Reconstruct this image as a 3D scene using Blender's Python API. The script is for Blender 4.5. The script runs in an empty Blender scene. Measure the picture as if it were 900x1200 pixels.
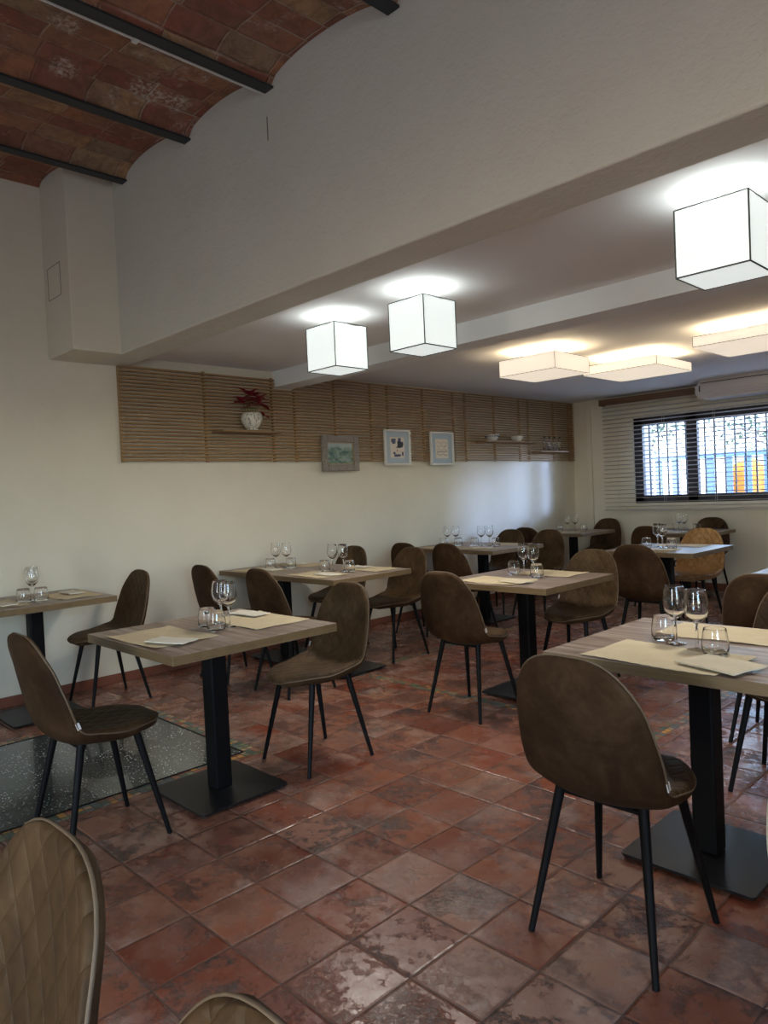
import bpy, bmesh, math, random
from mathutils import Vector, Matrix
random.seed(7)
PI=math.pi
D=bpy.data; COL=bpy.context.scene.collection
scene=bpy.context.scene

# ------------------------------------------------------------ materials
class N:
    """small node-graph helper"""
    def __init__(s,name):
        s.m=D.materials.new(name); s.m.use_nodes=True
        s.t=s.m.node_tree; s.t.nodes.clear()
        s.out=s.t.nodes.new('ShaderNodeOutputMaterial')
        s.b=s.t.nodes.new('ShaderNodeBsdfPrincipled')
        s.t.links.new(s.b.outputs[0],s.out.inputs[0])
    def n(s,typ,ins=None,**kw):
        nd=s.t.nodes.new('ShaderNode'+typ)
        for k,v in kw.items(): setattr(nd,k,v)
        for k,v in (ins or {}).items():
            s.put(nd.inputs[k],v)
        return nd
    def put(s,sock,v):
        if isinstance(v,bpy.types.NodeSocket): s.t.links.new(v,sock)
        elif isinstance(v,bpy.types.Node): s.t.links.new(v.outputs[0],sock)
        else:
            if hasattr(sock,'default_value') and hasattr(sock.default_value,'__len__') and hasattr(v,'__len__') and len(sock.default_value)==4 and len(v)==3: v=(*v,1)
            sock.default_value=v
    def set(s,**kw):
        for k,v in kw.items(): s.put(s.b.inputs[k.replace('_',' ')],v)
        return s
    def coord(s,kind='Object',scale=(1,1,1),loc=(0,0,0),rot=(0,0,0)):
        c=s.n('TexCoord'); mp=s.n('Mapping',{'Vector':c.outputs[kind],'Scale':scale,'Location':loc,'Rotation':rot}); return mp.outputs[0]
    def noise(s,vec,scale=5,detail=4,rough=.55,dist=0):
        return s.n('TexNoise',{'Vector':vec,'Scale':scale,'Detail':detail,'Roughness':rough,'Distortion':dist}).outputs[0]
    def ramp(s,fac,stops,interp='LINEAR'):
        r=s.n('ValToRGB',{'Fac':fac}); cr=r.color_ramp; cr.interpolation=interp
        while len(cr.elements)<len(stops): cr.elements.new(.5)
        for e,(p,c) in zip(cr.elements,stops):
            e.position=p; e.color=(*c,1) if hasattr(c,'__len__') else (c,c,c,1)
        return r.outputs[0]
    def mix(s,fac,a,b,blend='MIX'):
        m=s.n('Mix',data_type='RGBA',blend_type=blend)
        s.put(m.inputs[0],fac); s.put(m.inputs[6],a); s.put(m.inputs[7],b); return m.outputs[2]
    def math(s,op,a,b=0.0,c=None):
        m=s.n('Math',operation=op); s.put(m.inputs[0],a); s.put(m.inputs[1],b)
        if c is not None: s.put(m.inputs[2],c)
        return m.outputs[0]
    def bump(s,h,strength=.3,dist=.01,normal=None):
        nd=s.n('Bump',{'Height':h,'Strength':strength,'Distance':dist})
        if normal is not None: s.put(nd.inputs['Normal'],normal)
        s.put(s.b.inputs['Normal'],nd.outputs[0]); return nd.outputs[0]

def simple(name,col,rough=.5,metal=0,**kw):
    n=N(name); n.set(Base_Color=col,Roughness=rough,Metallic=metal)
    for k,v in kw.items(): n.put(n.b.inputs[k],v)
    return n.m

def mat_plaster(name,c1,c2,bs=.35):
    n=N(name); v=n.coord()
    a=n.noise(v,2.2,5,.6); col=n.mix(n.ramp(a,[(.3,0.),(.7,1.)]),c1,c2)
    h=n.noise(v,60,6,.7); h2=n.noise(v,7,5,.65)
    hh=n.math('ADD',n.math('MULTIPLY',h,.25),h2)
    n.set(Base_Color=col,Roughness=.85); n.bump(hh,bs,.012); return n.m

def mat_floor():
    n=N('terracotta_tiles'); tc=n.n('TexCoord').outputs['Object']
    sp=n.n('SeparateXYZ',{0:tc})
    # slight waviness of the tile edges
    w=n.n('TexNoise',{'Vector':tc,'Scale':6.0,'Detail':3.0})
    ws=n.n('SeparateXYZ',{0:w.outputs['Color']})
    x=n.math('ADD',sp.outputs[0],n.math('MULTIPLY_ADD',ws.outputs[0],.008,-.004))
    y=n.math('ADD',sp.outputs[1],n.math('MULTIPLY_ADD',ws.outputs[1],.008,-.004))
    tx=n.math('DIVIDE',n.math('ADD',x,1.135+.2465*40),.2465); ty=n.math('DIVIDE',n.math('ADD',y,-1.625+.256*40),.256)
    ix=n.math('FLOOR',tx); iy=n.math('FLOOR',ty); fx=n.math('FRACT',tx); fy=n.math('FRACT',ty)
    ex=n.math('MINIMUM',fx,n.math('SUBTRACT',1.,fx)); ey=n.math('MINIMUM',fy,n.math('SUBTRACT',1.,fy))
    e=n.math('MINIMUM',ex,ey)
    idv=n.n('CombineXYZ',{0:ix,1:iy,2:0.})
    wn=n.n('TexWhiteNoise',{'Vector':idv.outputs[0]},noise_dimensions='3D')
    ws2=n.n('SeparateXYZ',{0:wn.outputs['Color']})
    # per-tile shifted texture space
    sh=n.n('VectorMath',{0:wn.outputs['Color'],1:(37.,41.,53.)},operation='MULTIPLY')
    pv=n.n('VectorMath',{0:tc,1:sh.outputs[0]},operation='ADD').outputs[0]
    base=n.ramp(ws2.outputs[0],[(0.,(.25,.062,.030)),(.25,(.155,.043,.026)),(.5,(.30,.10,.052)),(.75,(.21,.082,.054)),(1.,(.32,.155,.105))])
    b2=n.noise(pv,3.5,6,.7,.1)
    base=n.mix(n.math('MULTIPLY',n.ramp(b2,[(.42,0.),(.68,1.)]),n.math('MULTIPLY_ADD',ws2.outputs[1],.7,.1)),base,(.34,.18,.115))
    d=n.noise(pv,4.6,9,.8,.1)
    dark=n.ramp(d,[(.50,0.),(.555,1.)])
    spk=n.ramp(n.noise(pv,55,4,.7),[(.42,0.),(.56,1.)])
    dm=n.math('MULTIPLY',n.math('MULTIPLY',dark,n.math('MULTIPLY_ADD',ws2.outputs[2],.75,.28)),n.math('MULTIPLY_ADD',spk,.55,.45))
    col=n.mix(dm,base,(.035,.026,.024))
    pale=n.ramp(n.noise(pv,3.0,7,.72,.1),[(.50,0.),(.66,1.)])
    col=n.mix(n.math('MULTIPLY',pale,n.math('MULTIPLY_ADD',ws2.outputs[1],.75,.1)),col,(.46,.31,.245))
    grout=n.ramp(e,[(.005,1.),(.011,0.)])
    col=n.mix(grout,col,(.10,.062,.045))
    n.set(Base_Color=col)
    r=n.math('ADD',n.math('MULTIPLY_ADD',n.noise(pv,9,4,.6),.26,.13),n.math('ADD',n.math('MULTIPLY',grout,.4),n.math('MULTIPLY',dm,.12)))
    n.set(Roughness=r); n.b.inputs['Specular IOR Level'].default_value=.5
    hb=n.ramp(e,[(.004,0.),(.035,1.)])
    h=n.math('ADD',hb,n.math('ADD',n.math('MULTIPLY',n.noise(pv,9,6,.65),.55),n.math('MULTIPLY',n.math('MULTIPLY',dm,n.noise(pv,80,3,.7)),1.0)))
    n.bump(h,.6,.007)
    return n.m

EFF=[(-3.60,1.90,.24),(-3.62,2.08,.16),(-3.66,1.48,.16),(-3.35,1.35,.16)]
def mat_vault():
    n=N('vault_brick'); tc=n.n('TexCoord').outputs['Object']; sp=n.n('SeparateXYZ',{0:tc})
    wv=n.n('TexNoise',{'Vector':tc,'Scale':3.0,'Detail':4.0}); ws=n.n('SeparateXYZ',{0:wv.outputs['Color']})
    yy=n.math('ADD',sp.outputs[1],n.math('MULTIPLY_ADD',ws.outputs[0],.05,-.025)); xx=n.math('ADD',sp.outputs[0],n.math('MULTIPLY_ADD',ws.outputs[1],.024,-.012))
    tx=n.math('DIVIDE',n.math('ADD',xx,20.),.142); ix=n.math('FLOOR',tx)
    rowoff=n.n('TexWhiteNoise',{'W':ix},noise_dimensions='1D').outputs['Value']
    ty=n.math('ADD',n.math('DIVIDE',n.math('ADD',yy,20.),.285),n.math('MULTIPLY',rowoff,.22)); iy=n.math('FLOOR',ty)
    fx=n.math('FRACT',tx); fy=n.math('FRACT',ty)
    ex=n.math('MULTIPLY',n.math('MINIMUM',fx,n.math('SUBTRACT',1.,fx)),.142); ey=n.math('MULTIPLY',n.math('MINIMUM',fy,n.math('SUBTRACT',1.,fy)),.285)
    e=n.math('MINIMUM',ex,ey)
    wn=n.n('TexWhiteNoise',{'Vector':n.n('CombineXYZ',{0:ix,1:iy,2:3.}).outputs[0]},noise_dimensions='3D')
    s2=n.n('SeparateXYZ',{0:wn.outputs['Color']})
    col=n.ramp(s2.outputs[0],[(0.,(.36,.115,.065)),(.25,(.27,.08,.05)),(.5,(.44,.19,.095)),(.72,(.37,.16,.09)),(.88,(.52,.31,.15)),(1.,(.30,.20,.13))])
    big=n.noise(tc,3.,6,.68); col=n.mix(n.math('MULTIPLY',n.ramp(big,[(.4,0.),(.66,1.)]),.6),col,(.22,.14,.10))
    col=n.mix(n.math('MULTIPLY',n.ramp(n.noise(tc,11,6,.72,.6),[(.44,0.),(.6,1.)]),.55),col,(.15,.075,.05))
    mort=n.ramp(e,[(.002,1.),(.007,0.)])
    mm=n.math('MULTIPLY',mort,n.ramp(n.noise(tc,5,4,.6),[(.42,.05),(.62,.8)]))
    col=n.mix(mm,col,(.55,.43,.33))
    ef=n.ramp(n.noise(tc,1.7,8,.78,.3),[(.545,0.),(.66,1.)]); gr=n.ramp(n.noise(tc,45,4,.7),[(.42,0.),(.62,1.)])
    col=n.mix(n.math('MULTIPLY',n.math('MULTIPLY',ef,gr),.7),col,(.75,.68,.60))
    for (px,py,rr) in EFF:
        dd=n.n('VectorMath',{0:tc,1:(px,py,3.54)},operation='DISTANCE').outputs['Value']
        mk=n.math('SUBTRACT',n.math('MULTIPLY_ADD',n.noise(tc,7,6,.75),1.5,-.15),n.math('DIVIDE',dd,rr))
        mk=n.math('MULTIPLY',n.ramp(mk,[(.08,0.),(.35,1.)]),gr)
        col=n.mix(n.math('MULTIPLY',mk,.75),col,(.66,.60,.52))
    n.set(Base_Color=col,Roughness=.9)
    h=n.math('SUBTRACT',n.math('ADD',n.math('MULTIPLY',n.noise(tc,18,7,.7),.8),n.math('MULTIPLY',s2.outputs[1],.5)),n.math('MULTIPLY',mort,.9))
    n.bump(h,.8,.012); return n.m

def mat_tabletop():
    n=N('table_laminate_wood'); v=n.coord('Object',(1.1,17,17)); 
    g=n.noise(v,2.2,6,.62,.5); g2=n.noise(n.coord('Object',(.8,7,7)),1.8,4,.6,.5)
    oi=n.n('ObjectInfo').outputs['Random']
    c=n.ramp(g,[(.32,(.10,.062,.045)),(.45,(.22,.15,.11)),(.55,(.34,.255,.20)),(.68,(.48,.39,.32))])
    c=n.mix(n.ramp(g2,[(.4,0.),(.65,.55)]),c,(.20,.135,.10))
    n.set(Base_Color=c,Roughness=n.math('MULTIPLY_ADD',g,.15,.30)); n.b.inputs['Specular IOR Level'].default_value=.45
    n.bump(g,.12,.002); return n.m
def mat_edge():
    n=N('table_edge_band'); v=n.coord('Object',(1,1,1)); sp=n.n('SeparateXYZ',{0:v})
    yy=n.math('FLOOR',n.math('MULTIPLY',n.math('ADD',sp.outputs[1],5.),28.)); r=n.n('TexWhiteNoise',{'W':yy},noise_dimensions='1D').outputs['Value']
    g=n.noise(n.coord('Object',(1.5,1.5,60)),2.,5,.65)
    c=n.mix(n.math('MULTIPLY',r,.6),(.17,.105,.045),(.095,.058,.026)); c=n.mix(n.ramp(g,[(.4,0.),(.65,.5)]),c,(.23,.155,.075))
    n.set(Base_Color=c,Roughness=.5); return n.m

def mat_suede(name,a,b,c,rough=.75,quilt=False,qd=.0045):
    n=N(name); v=n.coord('Object')
    oi=n.n('ObjectInfo').outputs['Random']
    vv=n.n('VectorMath',{0:v,1:n.n('CombineXYZ',{0:n.math('MULTIPLY',oi,13.),1:0.,2:n.math('MULTIPLY',oi,7.)}).outputs[0]},operation='ADD').outputs[0]
    m1=n.noise(vv,7,6,.65,.5); m2=n.noise(vv,45,4,.6)
    col=n.ramp(n.math('ADD',n.math('MULTIPLY',m1,.8),n.math('MULTIPLY',m2,.2)),[(.36,a),(.5,b),(.66,c)])
    n.set(Base_Color=col,Roughness=rough); n.put(n.b.inputs['Sheen Weight'],.02); n.put(n.b.inputs['Sheen Roughness'],.45); n.put(n.b.inputs['Sheen Tint'],(.9,.72,.5,1))
    n.b.inputs['Specular IOR Level'].default_value=.15
    nb=n.bump(n.math('ADD',n.noise(vv,160,3,.6),n.math('MULTIPLY',m1,1.5)),.16,.002)
    if quilt:
        u=n.n('SeparateXYZ',{0:n.n('UVMap').outputs[0]}); X,S=u.outputs[0],u.outputs[1]; q=None
        for sg in (1,-1):
            t=n.math('ADD',n.math('DIVIDE',X,.066),n.math('MULTIPLY',n.math('DIVIDE',S,.094),sg))
            fr=n.math('FRACT',n.math('ADD',t,50.)); e=n.math('MINIMUM',fr,n.math('SUBTRACT',1.,fr)); q=e if q is None else n.math('MINIMUM',q,e)
        puff=n.math('POWER',n.math('MINIMUM',n.math('MULTIPLY',q,4.),1.),.5)
        n.bump(puff,.8,qd,normal=nb)
    return n.m

def mat_wood(name,c1,c2,axis=1,rough=.55,sc=1.):
    n=N(name); s=[22*sc,22*sc,22*sc]; s[axis]=1.6*sc
    g=n.noise(n.coord('Object',tuple(s)),1.6,5,.6,.3); n.set(Base_Color=n.mix(n.ramp(g,[(.35,0.),(.65,1.)]),c1,c2),Roughness=rough); n.bump(g,.1,.002); return n.m

def mat_glass(name,col=(1,1,1),rough=0.,ior=1.45):
    n=N(name); n.set(Base_Color=col,Roughness=rough,IOR=ior); n.put(n.b.inputs['Transmission Weight'],1.); return n.m

def mat_pane():
    # window glass: mostly clear with a glossy film, so daylight passes
    n=N('window_glass'); n.t.nodes.remove(n.b)
    tr=n.n('BsdfTransparent',{'Color':(.93,.96,.96)}); gl=n.n('BsdfGlossy',{'Roughness':.02,'Color':(1.,1.,1.)})
    fr=n.n('Math',operation='MULTIPLY_ADD'); lw=n.n('LayerWeight',{'Blend':.35}); n.put(fr.inputs[0],n.math('POWER',lw.outputs['Facing'],3.)); fr.inputs[1].default_value=.4; fr.inputs[2].default_value=.03; mx=n.n('MixShader',{0:fr.outputs[0],1:tr.outputs[0],2:gl.outputs[0]})
    n.t.links.new(mx.outputs[0],n.out.inputs[0]); return n.m

def mat_emit(name,col,strength,base=(.9,.9,.88),var=0,scale=3.):
    n=N(name); n.set(Base_Color=base,Roughness=.7); n.put(n.b.inputs['Emission Color'],col)
    if var:
        nz=n.noise(n.coord('Object'),scale,3,.5)
        n.put(n.b.inputs['Emission Strength'],n.math('MULTIPLY_ADD',nz,strength*var*2,strength*(1-var)))
    else: n.put(n.b.inputs['Emission Strength'],strength)
    return n.m

def mat_glassfloor():
    n=N('speckled_floor_glass'); v=n.coord()
    big=n.noise(v,2.5,4,.6)
    base=n.mix(n.ramp(big,[(.35,0.),(.65,1.)]),(.022,.028,.026),(.075,.088,.08))
    vo=n.n('TexVoronoi',{'Vector':v,'Scale':78.0,'Randomness':1.0},feature='F1')
    rnd=n.n('SeparateXYZ',{0:vo.outputs['Color']})
    spot=n.math('MULTIPLY',n.ramp(vo.outputs['Distance'],[(.22,1.),(.36,0.)]),n.ramp(rnd.outputs[0],[(.62,0.),(.70,1.)]))
    spot=n.math('MULTIPLY',spot,n.ramp(n.noise(v,4,3,.6),[(.35,.15),(.6,1.)]))
    col=n.mix(spot,base,(.95,1.,.95))
    h=n.noise(v,55,4,.7); h2=n.noise(v,150,3,.6)
    n.set(Base_Color=col,Roughness=n.math('MULTIPLY_ADD',spot,.3,.10)); n.b.inputs['Specular IOR Level'].default_value=.7
    n.put(n.b.inputs['Coat Weight'],.6); n.put(n.b.inputs['Coat Roughness'],.03)
    n.bump(n.math('ADD',h,n.math('MULTIPLY',h2,.5)),.22,.004); return n.m

def mat_mosaic():
    n=N('ceramic_mosaic'); tc=n.n('TexCoord').outputs['Object']; sp=n.n('SeparateXYZ',{0:tc})
    tx=n.math('DIVIDE',n.math('ADD',sp.outputs[0],20.01),.036); ty=n.math('DIVIDE',n.math('ADD',sp.outputs[1],20.),.036)
    fx=n.math('FRACT',tx); fy=n.math('FRACT',ty)
    e=n.math('MINIMUM',n.math('MINIMUM',fx,n.math('SUBTRACT',1.,fx)),n.math('MINIMUM',fy,n.math('SUBTRACT',1.,fy)))
    wn=n.n('TexWhiteNoise',{'Vector':n.n('CombineXYZ',{0:n.math('FLOOR',tx),1:n.math('FLOOR',ty),2:1.}).outputs[0]},noise_dimensions='3D')
    c=n.ramp(wn.outputs['Value'],[(0.,(.06,.13,.09)),(.18,(.20,.26,.13)),(.34,(.36,.10,.05)),(.5,(.55,.36,.20)),(.64,(.75,.34,.06)),(.74,(.13,.20,.20)),(.9,(.48,.18,.09))],'CONSTANT')
    c=n.mix(n.ramp(n.noise(tc,40,3,.6),[(.35,0.),(.7,.6)]),c,(.12,.085,.06))
    c=n.mix(n.ramp(e,[(.06,1.),(.11,0.)]),c,(.07,.05,.04)); n.set(Base_Color=c,Roughness=.35); n.bump(n.ramp(e,[(.03,0.),(.16,1.)]),.4,.003); return n.m

def mat_paper(name,c1,c2):
    n=N(name); v=n.coord(); g=n.noise(n.coord('Object',(60,8,8)),3,3,.6); g2=n.noise(v,14,4,.6)
    n.set(Base_Color=n.mix(n.ramp(g2,[(.3,0.),(.7,1.)]),c1,c2),Roughness=.85); n.bump(n.math('ADD',g,g2),.15,.002); return n.m

M={}
M['wall']=mat_plaster('painted_plaster',(.69,.63,.51),(.73,.67,.55),.28)
M['rough_wall']=mat_plaster('rough_plaster',(.66,.62,.53),(.70,.66,.57),1.)
M['ceil']=mat_plaster('ceiling_paint',(.83,.81,.80),(.86,.84,.83),.05)
M['beamwhite']=mat_plaster('white_beam_paint',(.86,.88,.87),(.88,.90,.89),.05)
M['floor']=mat_floor(); M['vault']=mat_vault(); M['mosaic']=mat_mosaic(); M['glassfloor']=mat_glassfloor()
M['baseboard']=mat_plaster('terracotta_skirting',(.17,.055,.03),(.24,.08,.045),.3)
M['steel']=simple('dark_painted_steel',(.035,.038,.042),.5,.3)
M['black']=simple('black_powder_coat',(.005,.005,.0055),.55,.0,**{'Specular IOR Level':.16})
M['blackplate']=simple('black_steel_plate',(.010,.010,.011),.38,.0,**{'Specular IOR Level':.35})
M['top']=mat_tabletop(); M['edge']=mat_edge()
M['suede']=mat_suede('brown_suede',(.028,.0125,.005),(.046,.022,.0085),(.074,.039,.017))
M['suede_in']=mat_suede('brown_suede_quilted',(.038,.0195,.008),(.062,.033,.0135),(.098,.057,.026),.6,True)
M['tan']=mat_suede('tan_leather',(.30,.155,.06),(.40,.22,.09),(.50,.30,.14),.45,True,.012)
M['piping']=simple('light_brown_piping',(.13,.085,.048),.6)
M['whiteshell']=simple('white_moulded_plastic',(.72,.68,.58),.35)
M['tag']=simple('white_fabric_tag',(.75,.73,.70),.8)
M['slat']=mat_wood('natural_wood_slats',(.35,.20,.08),(.24,.13,.05),1)
M['batten']=mat_wood('wood_battens',(.46,.31,.17),(.37,.24,.13),2)
M['shelf']=mat_wood('wood_shelf',(.30,.18,.09),(.22,.13,.06),1)
M['valance']=mat_wood('brown_wood_valance',(.17,.09,.05),(.12,.065,.035),0)
M['blind']=simple('grey_white_blind_slat',(.50,.46,.43),.45)
M['cord']=simple('blind_cord',(.6,.57,.52),.8)
M['frame_dark']=simple('dark_window_frame',(.02,.017,.022),.4)
M['bars']=simple('iron_window_bars',(.02,.022,.03),.5)
M['glass']=mat_glass('clear_glass'); M['pane']=mat_pane()
M['mat']=mat_paper('kraft_paper',(.62,.50,.31),(.68,.56,.36)); M['mat_light']=mat_paper('tan_napkin_paper',(.64,.54,.38),(.70,.60,.43)); M['napkin']=mat_paper('cream_napkin_paper',(.72,.66,.54),(.78,.72,.61))
M['cube']=mat_emit('lit_white_fabric',(.90,1.,.975),.66)
M['cubeedge']=simple('lamp_seam',(.10,.11,.11),.7)
M['panel']=mat_emit('lit_cream_fabric',(1.,.86,.68),.74,(.8,.76,.7),.12,3.)
M['panelbulb']=mat_emit('warm_lamp_tube',(1.,.80,.50),48.)
M['cubebulb']=mat_emit('cool_lamp_bulb',(.9,1.,1.),42.)
M['acwhite']=simple('ac_plastic',(.62,.58,.58),.35)
M['acdark']=simple('ac_slot',(.03,.028,.03),.5)
M['picgrey']=mat_wood('weathered_grey_frame',(.30,.27,.24),(.17,.145,.125),0,.7,2)
M['picwhite']=simple('white_frame',(.72,.70,.66),.5)
M['matblue']=simple('pale_blue_mount',(.42,.50,.56),.8)
M['ivory']=simple('ivory_paper',(.72,.64,.54),.8)
M['ink']=simple('dark_ink',(.035,.037,.055),.7)
M['ink2']=simple('grey_ink',(.16,.15,.16),.7)
M['redpaint']=simple('red_ink',(.35,.05,.04),.7)
M['leaf']=simple('dark_red_leaf',(.20,.010,.022),.45)
M['stem']=simple('green_stem',(.12,.15,.05),.6)
M['bowlwhite']=simple('white_ceramic',(.72,.70,.68),.25)

def paint_mat():
    n=N('seascape_paint'); v=n.coord('Object',(1,6,9)); a=n.noise(v,2.3,5,.6,.8); z=n.n('SeparateXYZ',{0:n.coord()}).outputs[2]
    c=n.ramp(a,[(.30,(.03,.06,.07)),(.42,(.07,.16,.15)),(.5,(.16,.24,.17)),(.58,(.30,.38,.34)),(.68,(.10,.17,.24)),(.76,(.50,.42,.22))])
    sky=n.ramp(n.math('ADD',z,n.math('MULTIPLY',n.noise(n.coord('Object',(1,8,1)),1.5,3),.08)),[(.08,0.),(.10,1.)]); c=n.mix(sky,c,(.36,.42,.42))
    n.set(Base_Color=c,Roughness=.6); n.bump(a,.4,.003); return n.m
M['paint']=paint_mat()
def vase_mat():
    n=N('pierced_white_ceramic'); vo=n.n('TexVoronoi',{'Vector':n.coord('Object',(1,1,1)),'Scale':62.,'Randomness':.9},feature='F1')
    d=n.ramp(vo.outputs['Distance'],[(.30,1.),(.38,0.)]); r=n.n('SeparateXYZ',{0:vo.outputs['Color']}).outputs[0]
    d=n.math('MULTIPLY',d,n.ramp(r,[(.35,0.),(.4,1.)])); n.set(Base_Color=n.mix(d,(.72,.68,.58),(.05,.035,.03)),Roughness=.4); n.bump(n.math('SUBTRACT',1.,d),.8,.006); return n.m
M['vase']=vase_mat()

# ------------------------------------------------------------ mesh helpers
def link(o,parent=None):
    COL.objects.link(o)
    if parent is not None: o.parent=parent
    return o
def tagp(o,label=None,cat=None,group=None,kind=None):
    if label: o['label']=label
    if cat: o['category']=cat
    if group: o['group']=group
    if kind: o['kind']=kind
    return o
def empty(name,loc,rz=0,label=None,cat=None,group=None):
    o=D.objects.new(name,None); o.location=loc; o.rotation_euler=(0,0,rz); o.empty_display_size=.05; link(o); return tagp(o,label,cat,group)
class MB:
    def __init__(s): s.bm=bmesh.new(); s.mi=0
    def _mark(s,faces):
        for f in faces: f.material_index=s.mi
    def box(s,a,b,bevel=0,seg=2,rot=None):
        r=bmesh.ops.create_cube(s.bm,size=1); vs=r['verts']
        c=[(a[i]+b[i])/2 for i in range(3)]; d=[abs(b[i]-a[i]) for i in range(3)]
        m=Matrix.Translation(c)@(rot or Matrix())@Matrix.Diagonal((*d,1)); bmesh.ops.transform(s.bm,matrix=m,verts=vs)
        fs=set(f for v in vs for f in v.link_faces); s._mark(fs)
        if bevel:
            es=list({e for v in vs for e in v.link_edges})
            r=bmesh.ops.bevel(s.bm,geom=es,offset=bevel,segments=seg,affect='EDGES',profile=.5); s._mark(r['faces'])
        return s
    def tube(s,pts,rad,n=10,closed=False,cap=True):
        pts=[Vector(p) for p in pts]; k=len(pts); rings=[]
        rads=rad if hasattr(rad,'__len__') else [rad]*k
        up=Vector((0,0,1)); prev=None
        for i,p in enumerate(pts):
            if closed: t=(pts[(i+1)%k]-pts[i-1])
            else: t=pts[min(i+1,k-1)]-pts[max(i-1,0)]
            t.normalize()
            if prev is None:
                a=up if abs(t.z)<.9 else Vector((1,0,0)); x=t.cross(a).normalized()
            else: x=(prev-t*prev.dot(t)).normalized()
            prev=x; y=t.cross(x)
            rings.append([s.bm.verts.new(p+(x*math.cos(2*PI*j/n)+y*math.sin(2*PI*j/n))*rads[i]) for j in range(n)])
        fs=[]
        rng=range(k) if closed else range(k-1)
        for i in rng:
            A,B=rings[i],rings[(i+1)%k]
            for j in range(n): fs.append(s.bm.faces.new((A[j],A[(j+1)%n],B[(j+1)%n],B[j])))
        if cap and not closed: fs.append(s.bm.faces.new(rings[0][::-1])); fs.append(s.bm.faces.new(rings[-1]))
        s._mark(fs); return s
    def lathe(s,prof,n=32,c=(0,0,0)):
        rings=[]
        for r,z in prof:
            if r<1e-5: rings.append([s.bm.verts.new((c[0],c[1],c[2]+z))])
            else: rings.append([s.bm.verts.new((c[0]+r*math.cos(2*PI*j/n),c[1]+r*math.sin(2*PI*j/n),c[2]+z)) for j in range(n)])
        fs=[]
        for A,B in zip(rings,rings[1:]):
            for j in range(n):
                k=(j+1)%n
                if len(A)==1 and len(B)==1: continue
                if len(A)==1: fs.append(s.bm.faces.new((A[0],B[k],B[j])))
                elif len(B)==1: fs.append(s.bm.faces.new((A[j],A[k],B[0])))
                else: fs.append(s.bm.faces.new((A[j],A[k],B[k],B[j])))
        s._mark(fs); return s
    def prism(s,pts,d):
        """closed polygon (list of 3-vectors) extruded by vector d"""
        a=[s.bm.verts.new(p) for p in pts]; b=[s.bm.verts.new(Vector(p)+Vector(d)) for p in pts]; k=len(pts)
        fs=[s.bm.faces.new(a[::-1]),s.bm.faces.new(b)]+[s.bm.faces.new((a[i],a[(i+1)%k],b[(i+1)%k],b[i])) for i in range(k)]
        s._mark(fs); return s
    def grid(s,f,nu,nv):
        V=[[s.bm.verts.new(f(i/(nu-1),j/(nv-1))) for j in range(nv)] for i in range(nu)]
        fs=[s.bm.faces.new((V[i][j],V[i+1][j],V[i+1][j+1],V[i][j+1])) for i in range(nu-1) for j in range(nv-1)]
        s._mark(fs); return V
    def mesh(s,name,mats,smooth=False,norm=True):
        if norm: bmesh.ops.recalc_face_normals(s.bm,faces=s.bm.faces)
        me=D.meshes.new(name); s.bm.to_mesh(me); s.bm.free()
        for m in (mats if isinstance(mats,(list,tuple)) else [mats]): me.materials.append(m)
        if smooth:
            for p in me.polygons: p.use_smooth=True
            if smooth!='all': me.set_sharp_from_angle(angle=math.radians(38))
        return me
    def obj(s,name,mats,parent=None,smooth=False,loc=None,**kw):
        o=D.objects.new(name,s.mesh(name,mats,smooth)); link(o,parent)
        if loc: o.location=loc
        return tagp(o,**kw)
def struct(name,mb,mats,smooth=False,parent=None):
    o=mb.obj(name,mats,parent,smooth)
    if parent is None: o['kind']='structure'
    return o
def copy_tree(src,loc,rz,label,group=None):
    r=src.copy(); COL.objects.link(r); r.location=loc; r.rotation_euler=(0,0,rz); r['label']=label
    if group: r['group']=group
    for ch in list(src.children):
        c=ch.copy(); COL.objects.link(c); c.parent=r
        for g in list(ch.children):
            d=g.copy(); COL.objects.link(d); d.parent=c
    return r

# ------------------------------------------------------------ room
WX=-5.3; YB=2.25; YB2=2.49; YW=8.9; ZC=2.465; XR=1.9; YR=-3.2; ZV=3.75
f=MB(); f.box((WX-.1,YR-.1,-.12),(XR+.1,YW+.1,0)); struct('floor',f,M['floor'])
f=MB(); f.box((WX-.2,YR-.1,-.12),(WX,YW+.2,3.9)); struct('wall_left',f,M['wall'])
WX0,WX1,WZ0,WZ1=-4.42,-1.15,1.055,2.155
f=MB(); f.box((WX-.2,YW,-.12),(WX0,YW+.22,2.7)); f.box((WX0,YW,-.12),(WX1,YW+.22,WZ0)); f.box((WX0,YW,WZ1),(WX1,YW+.22,2.7)); f.box((WX1,YW,-.12),(XR+.1,YW+.22,2.7)); struct('wall_back',f,M['wall'])
f=MB(); f.box((XR,YR-.1,-.12),(XR+.15,-1.6,3.9)); f.box((XR,.6,-.12),(XR+.15,YW+.2,3.9)); f.box((XR,-1.6,2.4),(XR+.15,.6,3.9)); struct('wall_right',f,M['wall'])
# wall behind the camera, its door opening invented to let in fill daylight
f=MB(); f.box((WX-.2,YR-.15,-.12),(-1.7,YR,3.9)); f.box((-.7,YR-.15,-.12),(XR+.1,YR,3.9)); f.box((-1.7,YR-.15,2.3),(-.7,YR,3.9)); struct('wall_front',f,M['wall'])
f=MB(); f.box((WX,YB2-.02,ZC),(XR+.05,YW+.05,ZC+.12)); struct('ceiling',f,M['ceil'])
# upper wall over the opening, rough plaster edge underneath
f=MB(); f.box((WX,YB,2.386),(XR+.05,YB2,3.85),.012,3); struct('wall_upper',f,M['rough_wall'])
f=MB(); f.box((WX,3.85,2.325),(XR,4.06,ZC+.02)); struct('trim_1',f,M['beamwhite'])
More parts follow.
